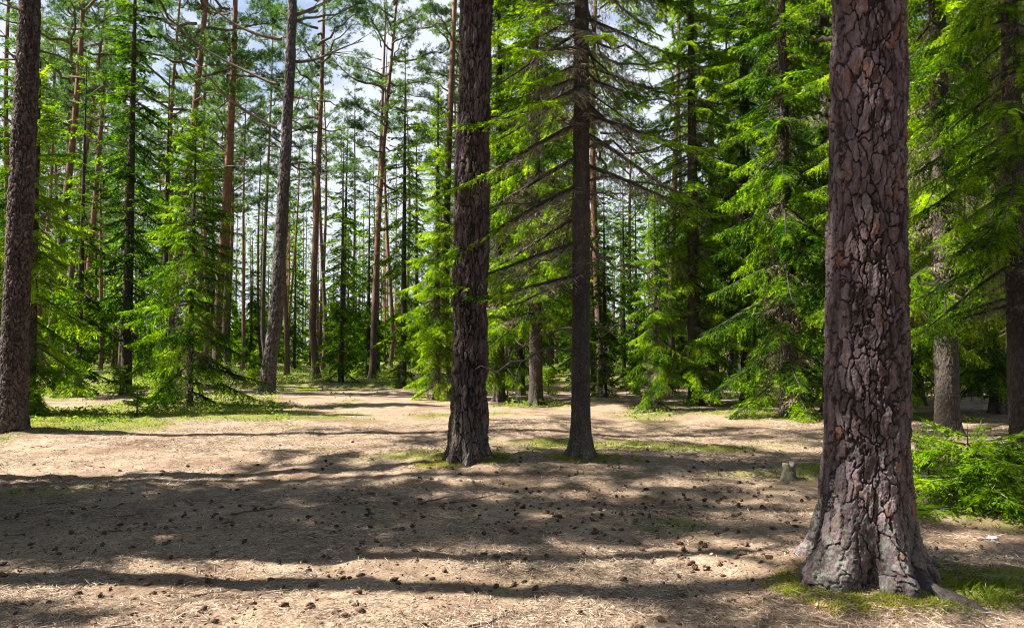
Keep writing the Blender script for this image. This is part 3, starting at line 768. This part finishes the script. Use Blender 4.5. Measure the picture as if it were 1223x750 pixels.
put_shade(-2.6, 7.35, 5.0, 's', 1, 'slim spruce left of the view behind the taller ones', 9)
put_shade(-3.2, 5.35, 3.4, 's', 3, 'smallest spruce left of the view near the photographer', 6)
put_shade(.5, 7.9, 12.5, 'p', 2, 'pine left of the view with its crown shadow below the mound')
put_shade(-1.0, 5.2, 5.0, 'p', 3, 'slender pine left of the view that lays a thin stripe over the near ground')
put_shade(-.5, 8.55, 7.0, 'p', 1, 'red-barked pine left of the view that lays a thin stripe below the mound')
put_shade(-4.2, 3.9, 3.0, 's', 3, 'spruce left of the view that darkens the bottom left corner', 5.5)
for i, (x, y, kind, v) in enumerate(((-7, -4, 's', 0), (-3.5, -6, 's', 2), (.5, -5, 's', 1), (4, -6.5, 's', 0), (7.5, -3.5, 's', 2), (9, 1.5, 's', 1), (-1.5, -9, 's', 2), (6, -10, 's', 0), (2.5, -8.5, 's', 1), (-6, -9, 's', 2), (11, -2, 's', 2), (-10, -7, 's', 0))):  # unseen spruces, added to hold back skylight from behind the camera
    put_spruce(0, y, 'spruce of the forest standing behind the photographer, outside the view', v, None, True, x=x, group='trees behind the photographer')

# ------------------------------------------------------------------ young spruces and stump
def young(px, py, label, v, sc, d=None, group=None):
    x, y = at(px, py) if d is None else (CAMX(px, d), d)
    return tree('young_spruce', (('stem', YT[v]), ('crown', YOUNG[v])), x, y, label, group, sc=sc, rz=rt.uniform(0, TAU), cat='young tree')
young(1152, 606, 'low bright green young spruce bush right of the massive pine foot', 2, 1.0)
young(1205, 600, 'second young spruce bush at the right edge behind the low bright one', 2, .75)
young(1105, 575, 'small young spruce close behind the massive pine foot', 1, .6)
young(166, 496, 'small spruce seedling on the moss left of the young bushy spruce', 1, .85)
young(44, 497, 'spruce seedling beside the foot of the thick left pine', 1, .8)
young(196, 481, 'wide low spruce seedling under the bushy young spruce', 0, .7)
young(145, 472, 'spruce seedling under the left branches of the bushy young spruce', 1, 1.2)
young(478, 463, 'low round young spruce at the far path edge left of the middle pine', 0, .62)
young(505, 464, 'young spruce close to the middle pine at the far path edge', 1, .9)
young(655, 470, 'bright young spruce between grey lichen-stemmed spruce and slim spruce', 1, 1.2)
young(606, 474, 'young spruce directly right of the middle pine at the path edge', 1, .9)
young(305, 455, 'pale young spruce left of the leaning grey pine', 0, .9)
young(985, 478, 'young spruce at the left side of the massive pine by the far path', 0, .9)

m, N, L = new_mat('mossy_stump')
out = N.new('ShaderNodeOutputMaterial'); tc = N.new('ShaderNodeTexCoord'); n1 = noise(N, L, tc.outputs['Object'], 18, 5)
rp = ramp(N, [(.35, (.05, .038, .03)), (.5, (.12, .105, .085)), (.58, (.06, .075, .018))]); L.new(n1, rp.inputs[0])
p = N.new('ShaderNodeBsdfPrincipled'); L.new(rp.outputs[0], p.inputs['Base Color']); p.inputs['Roughness'].default_value = .9; L.new(p.outputs[0], out.inputs[0])
x, y = at(939, 571)
nth = 40; zs = np.concatenate([np.linspace(-.05, .17, 14), [.172, .168]]); Z, TH = np.meshgrid(zs, np.arange(nth) * TAU / nth, indexing='ij')
rad = np.where(np.arange(16)[:, None] == 15, .004, np.where(np.arange(16)[:, None] == 14, .04, .06)) * np.ones_like(TH) + .035 * np.exp(-np.maximum(Z, 0) / .05) * (np.arange(16)[:, None] < 14)
rad = rad * (1 + .14 * vnoise(np.cos(TH) * 2, np.sin(TH) * 2, Z * 4, 3)); Zs = Z + .02 * vnoise(np.cos(TH) * 2, np.sin(TH) * 2, 0, 5) * (Z > .1)
st = obj('tree_stump', mesh_np('tree_stump', np.stack([rad * np.cos(TH), rad * np.sin(TH), Zs], -1).reshape(-1, 3), grid_faces(16, nth, True), [m]), None, ground_loc(x, y, 0))
tag(st, 'small mossy broken tree stump left of the massive pine', 'stump')

# ------------------------------------------------------------------ things and litter on the ground
M_CONE = island_mat('pine_cone', [(0, (.035, .022, .016)), (.5, (.085, .050, .034)), (1, (.15, .095, .065))])
def cone_mesh(seed, opn):
    nth, nz = 20, 18; t = np.linspace(0, 1, nz); T, TH = np.meshgrid(t, np.arange(nth) * TAU / nth, indexing='ij')
    prof = .5 * np.sin(np.pi * T ** .8) ** .75 + .03
    sc_ = np.abs(np.sin(4 * TH + T * 20)) * np.abs(np.sin(T * 26 + 2 * TH))
    rad = .026 * prof * (1 - opn * .5 + opn * 1.15 * sc_)
    V = np.stack([rad * np.cos(TH), rad * np.sin(TH), .058 * (T - .5) - .010 * sc_], -1)
    return mesh_np('pine_cone', V.reshape(-1, 3), grid_faces(nz, nth, True), [M_CONE])
CONES = [cone_mesh(1, .9), cone_mesh(2, .6), cone_mesh(3, .3)]
rc = np.random.default_rng(17)
def cone_density(x, y):
    c = 1.3 * np.exp(-(((x - 1.2) / 2.0) ** 2 + ((y - 6.9) / 1.6) ** 2)) + .8 * np.exp(-(((x - .2) / 1.8) ** 2 + ((y - 5.8) / 1.0) ** 2)) + .4 * np.exp(-((x + 3) ** 2 / 9 + (y - 6.0) ** 2 / 3)) + .16
    return c * (.55 + .6 * vnoise(x / .5, y / .5, 0, 71))
pts = []
while len(pts) < 900:
    d = 3.75 + 6.8 * rc.uniform() ** 1.0; x = CAMX(rc.uniform(-10, 1235), d)
    if rc.uniform() < cone_density(x, d) and math.hypot(x - BIGX, d - BIGY) > .42 and math.hypot(x - MIDX, d - MIDY) > .35 and math.hypot(x - HSX, d - HSY) > .25: pts.append((x, d))
pts.sort(key=lambda q: q[1])
rest = Acc()
for i, (x, y) in enumerate(pts):
    e = Euler((rc.uniform(1.2, 1.9), rc.uniform(-.3, .3), rc.uniform(0, TAU))); s = rc.uniform(.5, 1.05) ** 1.2
    me = CONES[rc.integers(3)]
    zz = float(Hgt(x, y)) + float(micro(x, y)) + .010 * s
    if i < 295:
        o = obj('pine_cone', me, None, (x, y, zz)); o.rotation_euler = e; o.scale = (s, s, s)
        tag(o, 'small dark pine cone lying among many on the needle-covered ground', 'pine cone', 'pine cones scattered over the clearing')
    else:
        co = np.empty(len(me.vertices) * 3, np.float32); me.vertices.foreach_get('co', co)
        rest.add((co.reshape(-1, 3) * s) @ np.array(e.to_matrix()).T + np.array([x, y, zz]), grid_faces(18, 20, True), 0)
tag(obj('pine_cone_litter', rest.build('pine_cone_litter', [M_CONE])), kind='stuff')

def twig_mesh(seed, L_, rad):
    r = np.random.default_rng(seed); k = 10; s = np.linspace(0, 1, k)
    pth = np.stack([L_ * (s - .5), np.cumsum(r.normal(size=k)) * .03 * L_, np.abs(np.cumsum(r.normal(size=k)) * .012 * L_) + rad], -1)
    a = Acc(); a.add(*tube(pth, rad * (1.1 - .7 * s) * (1 + .1 * r.normal(size=k)), 6), 0)
    for q in range(r.integers(1, 4)):
        i0 = r.integers(3, 8); t = np.linspace(0, 1, 5); l2 = L_ * r.uniform(.15, .35); an = r.choice([-1, 1]) * r.uniform(.5, .9)
        a.add(*tube(pth[i0] + np.stack([np.cos(an) * l2 * t, np.sin(an) * l2 * t, .1 * l2 * t * r.uniform(0, 1)], -1), rad * .55 * (1 - .7 * t), 5), 0)
    return a.build('fallen_twig', [M_DEAD])
TW = [twig_mesh(i, *q) for i, q in enumerate(((.45, .007), (.25, .006), (.7, .010), (.16, .005)))]
def twig(x, y, v, rz, label, group=None, sc=1.0):
    o = obj('fallen_twig', TW[v], None, (x, y, float(Hgt(x, y)) + .004)); o.rotation_euler = (0, 0, rz); o.scale = (sc,) * 3
    return tag(o, label, 'twig', group)
for px, py, v, rz, lab, sc in ((566, 595, 2, .75, 'dark crooked fallen twig on the shaded slope below the middle pine', .8), (525, 598, 0, .5, 'dark fallen twig left of the crooked one below the middle pine', .9),
                               (450, 545, 1, -.6, 'pale fallen twig on the sunlit path left of the middle pine', 1), (258, 705, 3, .6, 'pale bent twig on the sunlit ground by the nearest long shadow', 1.2),
                               (315, 612, 0, .15, 'dark fallen twig in the shade on the left half of the clearing', 1.1), (590, 735, 2, .7, 'long thin twig on the sunlit ground at the bottom edge', .5)):
    x, y = at(px, py); twig(x, y, v, rz, lab, None, sc)
for i in range(70):
    d = 3.8 + 7 * rc.uniform() ** 1.2; x = CAMX(rc.uniform(0, 1223), d)
    if math.hypot(x - BIGX, d - BIGY) < .5 or math.hypot(x - MIDX, d - MIDY) < .4: continue
    twig(x, d, int(rc.choice([1, 3, 3])), rc.uniform(0, TAU), 'short fallen twig lying among others on the needle litter', 'short twigs strewn over the clearing', rc.uniform(.5, 1.1))
x, y = at(700, 540)
M_STONE = island_mat('pale_stone', [(0, (.5, .5, .5)), (1, (.6, .6, .62))])
def stone(seed, sx, sy, sz):
    th = np.arange(24) * TAU / 24; ph = np.linspace(-1.5, 1.5, 12); PH, TH = np.meshgrid(ph, th, indexing='ij')
    V = np.stack([np.cos(PH) * np.cos(TH), np.cos(PH) * np.sin(TH), np.sin(PH)], -1)
    k = 1 + .25 * vnoise(V[..., 0] * 1.6, V[..., 1] * 1.6, V[..., 2] * 1.6, seed)
    return mesh_np('flat_stone', (V * k[..., None] * np.array([sx, sy, sz])).reshape(-1, 3), grid_faces(12, 24, True), [M_STONE])
tag(obj('flat_stone', stone(3, .10, .06, .03), None, (x, y + .25, float(Hgt(x, y + .25)) + .012)), 'pale flat stone on the moss between middle pine and slim spruce', 'stone')
x, y = at(1178, 641)
tag(obj('flat_stone', stone(9, .035, .03, .018), None, (x, y, float(Hgt(x, y)) + .008)), 'small pale stone on the moss right of the massive pine', 'stone')

# needles, chips, grass, undergrowth
def scatter(n, d0, d1, pw, margin=40):
    d = d0 + (d1 - d0) * rc.uniform(size=n) ** pw
    return CAMX(rc.uniform(-margin, 1223 + margin, n), d), d
n = 420000; x, y = scatter(n, 3.4, 14, 1.3)
k = rc.uniform(size=n) < np.clip(.55 + .9 * vnoise(x / .7, y / .5, 0, 81) + .5 * vnoise(x / .2, y / .2, 0, 82), .08, 1); x, y = x[k], y[k]; n = len(x)
a = rc.uniform(0, TAU, n); tl = rc.normal(size=n) * .16
zz = Hgt(x, y) + (1 - sstep(10, 16, y)) * micro(x, y) + rc.uniform(.001, .012, n)
dd = norm(np.stack([np.cos(a), np.sin(a), tl], -1))
M_NEEDLE = island_mat('dry_needles', [(0, (.075, .045, .030)), (.35, (.19, .130, .090)), (.7, (.35, .272, .20)), (1, (.54, .465, .38))], .6)
acc = Acc(); acc.quads(diamonds(np.stack([x, y, zz], -1), dd, rc.uniform(.03, .080, n) * (1 + y / 25), rc.uniform(.0018, .0037, n) * (.8 + y / 20), rc, roll=.7), 0)
tag(obj('needle_litter', acc.build('needle_litter', [M_NEEDLE])), kind='stuff')
n = 24000; x, y = scatter(n, 3.4, 16, 1.2)
a = rc.uniform(0, TAU, n); dd = norm(np.stack([np.cos(a), np.sin(a), rc.normal(size=n) * .25], -1))
M_CHIP = island_mat('bark_flakes', [(0, (.05, .032, .025)), (.55, (.15, .085, .055)), (.85, (.30, .19, .12)), (1, (.44, .36, .27))])
acc = Acc(); acc.quads(diamonds(np.stack([x, y, Hgt(x, y) + (1 - sstep(10, 16, y)) * micro(x, y) + rc.uniform(.004, .016, n)], -1), dd, rc.uniform(.010, .036, n), rc.uniform(.005, .016, n), rc, roll=1.0, mid=.5), 0)
tag(obj('bark_flake_litter', acc.build('bark_flake_litter', [M_CHIP])), kind='stuff')

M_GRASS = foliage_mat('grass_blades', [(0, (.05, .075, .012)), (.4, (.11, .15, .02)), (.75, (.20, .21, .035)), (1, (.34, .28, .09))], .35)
n = 150000; x, y = scatter(n, 3.6, 26, 1.25, 120)
k = rc.uniform(size=n) < moss_mask(x, y) ** 1.6 * (.35 + .65 * (vnoise(x / .35, y / .35, 0, 55) > -.1)); x, y = x[k], y[k]; n = len(x)
a = rc.uniform(0, TAU, n); dd = norm(np.stack([np.cos(a) * .7, np.sin(a) * .7, rc.uniform(.3, 1.2, n)], -1))
acc = Acc(); acc.quads(diamonds(np.stack([x, y, Hgt(x, y)], -1), dd, rc.uniform(.025, .085, n), rc.uniform(.004, .009, n) * (1 + y / 16), rc, roll=1.5), 0)
tag(obj('moss_grass', acc.build('moss_grass', [M_GRASS])), kind='stuff')

ntf = 260
for _ in range(1):
    tx = np.concatenate([rc.normal(BIGX + .62, .25, 160), rc.normal(BIGX - .36, .10, 90), rc.normal(BIGX + .10, .26, 160)]); ty = np.concatenate([rc.normal(BIGY - .12, .16, 160), rc.normal(BIGY - .12, .12, 90), rc.normal(BIGY - .40, .05, 160)])
    fx = [(MIDX - .30, MIDY - .18, .16, .10, 90), (MIDX + .28, MIDY - .10, .12, .10, 50), (HSX - .2, HSY - .12, .16, .08, 50), (HSX + .25, HSY - .08, .2, .1, 60), (-8.5, 12.35, .35, .16, 130), (-8.1, 12.5, .3, .2, 90)]
    tx = np.concatenate([tx] + [rc.normal(q[0], q[2], q[4]) for q in fx]); ty = np.concatenate([ty] + [rc.normal(q[1], q[3], q[4]) for q in fx])
    kk = np.hypot(tx - BIGX, ty - BIGY) > .30; tx, ty = tx[kk], ty[kk]; nb = 26
    bx_ = np.repeat(tx, nb) + rc.normal(size=len(tx) * nb) * .022; by_ = np.repeat(ty, nb) + rc.normal(size=len(tx) * nb) * .022; n = len(bx_)
    a = rc.uniform(0, TAU, n); dd = norm(np.stack([np.cos(a) * .8, np.sin(a) * .8, rc.uniform(.2, 1.1, n)], -1))
    acc = Acc(); acc.quads(diamonds(np.stack([bx_, by_, Hgt(bx_, by_) + micro(bx_, by_) - .004], -1), dd, rc.uniform(.02, .06, n), rc.uniform(.003, .007, n), rc, roll=1.5), 0)
tag(obj('moss_tufts', acc.build('moss_tufts', [M_GRASS])), kind='stuff')

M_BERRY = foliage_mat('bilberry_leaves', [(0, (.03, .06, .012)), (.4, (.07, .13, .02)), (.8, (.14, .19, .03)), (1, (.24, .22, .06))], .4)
n = 190000; d = 11.5 + 40 * rc.uniform(size=n) ** 1.1; x = CAMX(rc.uniform(-60, 1283, n), d); y = d
clump = vnoise(x / .9, y / .9, 0, 61) + .4 * vnoise(x / .3, y / .3, 0, 62)
k = (rc.uniform(size=n) < moss_mask(x, y) ** 2 * sstep(-.25, .5, clump)); x, y, clump = x[k], y[k], clump[k]; n = len(x)
zz = Hgt(x, y) + rc.uniform(0, 1, n) * (.05 + .20 * np.clip(clump + .3, 0, 1)) * sstep(10.5, 20, y)
a = rc.uniform(0, TAU, n); dd = norm(np.stack([np.cos(a), np.sin(a), rc.normal(size=n) * .5], -1))
acc = Acc(); acc.quads(diamonds(np.stack([x, y, zz], -1), dd, rc.uniform(.03, .06, n) * (1 + y / 40), rc.uniform(.018, .034, n) * (1 + y / 40), rc, roll=1.3), 0)
tag(obj('bilberry_undergrowth', acc.build('bilberry_undergrowth', [M_BERRY])), kind='stuff')

# ------------------------------------------------------------------ light, sky, camera
sun = bpy.data.lights.new('sun', 'SUN'); sun.energy = 5.0; sun.angle = R(.55); sun.color = (1, .93, .82)
so = bpy.data.objects.new('sun', sun); COL.objects.link(so)
dvec = Vector((SUN_AZ_D[0] * math.cos(SUN_EL), SUN_AZ_D[1] * math.cos(SUN_EL), -math.sin(SUN_EL)))
so.rotation_euler = dvec.to_track_quat('-Z', 'Y').to_euler(); so.location = (-20, 10, 30)

w = bpy.data.worlds.new('World'); scene.world = w; w.use_nodes = True
N = w.node_tree.nodes; L = w.node_tree.links; N.clear()
out = N.new('ShaderNodeOutputWorld'); bg = N.new('ShaderNodeBackground')
sky = N.new('ShaderNodeTexSky'); sky.sky_type = 'NISHITA'; sky.sun_disc = False
sky.sun_elevation = SUN_EL; sky.sun_rotation = math.atan2(-SUN_AZ_D[0], -SUN_AZ_D[1])
sky.air_density = 1.0; sky.dust_density = 1.6; sky.ozone_density = 1.5
tc = N.new('ShaderNodeTexCoord')
mp = N.new('ShaderNodeMapping'); mp.inputs['Scale'].default_value = (1, 1, 2.2); L.new(tc.outputs['Generated'], mp.inputs[0])
cl = noise(N, L, mp.outputs[0], 2.3, 6, .6)
sz = N.new('ShaderNodeSeparateXYZ'); L.new(tc.outputs['Generated'], sz.inputs[0])
hz = maprange(N, L, sz.outputs[2], .10, .80, .14, -.14)
ca = N.new('ShaderNodeMath'); ca.operation = 'ADD'; L.new(cl, ca.inputs[0]); L.new(hz, ca.inputs[1])
cf = maprange(N, L, ca.outputs[0], .38, .56)
mx = mixc(N, L, cf, sky.outputs[0], (4.6, 4.9, 5.6))
L.new(mx, bg.inputs[0]); bg.inputs[1].default_value = .05
L.new(bg.outputs[0], out.inputs[0])

cam = bpy.data.cameras.new('camera'); co = bpy.data.objects.new('camera', cam); COL.objects.link(co)
cam.sensor_width = 36; cam.lens = 36 * FPX / 1223; cam.clip_end = 2000; cam.clip_start = .05
pitch = math.atan((HOR - 375) / FPX)
co.location = (0, 0, CAMZ); co.rotation_euler = (R(90) + pitch, 0, 0)
scene.camera = co
scene.view_settings.view_transform = 'Standard'; scene.view_settings.look = 'None'
scene.view_settings.exposure = 2.0; scene.view_settings.gamma = 1
scene.cycles.use_denoising = True; scene.cycles.pixel_filter_type = 'BLACKMAN_HARRIS'; scene.cycles.filter_width = 1.1
scene.cycles.max_bounces = 4; scene.cycles.diffuse_bounces = 1; scene.cycles.transmission_bounces = 2; scene.cycles.glossy_bounces = 2; scene.cycles.transparent_max_bounces = 4
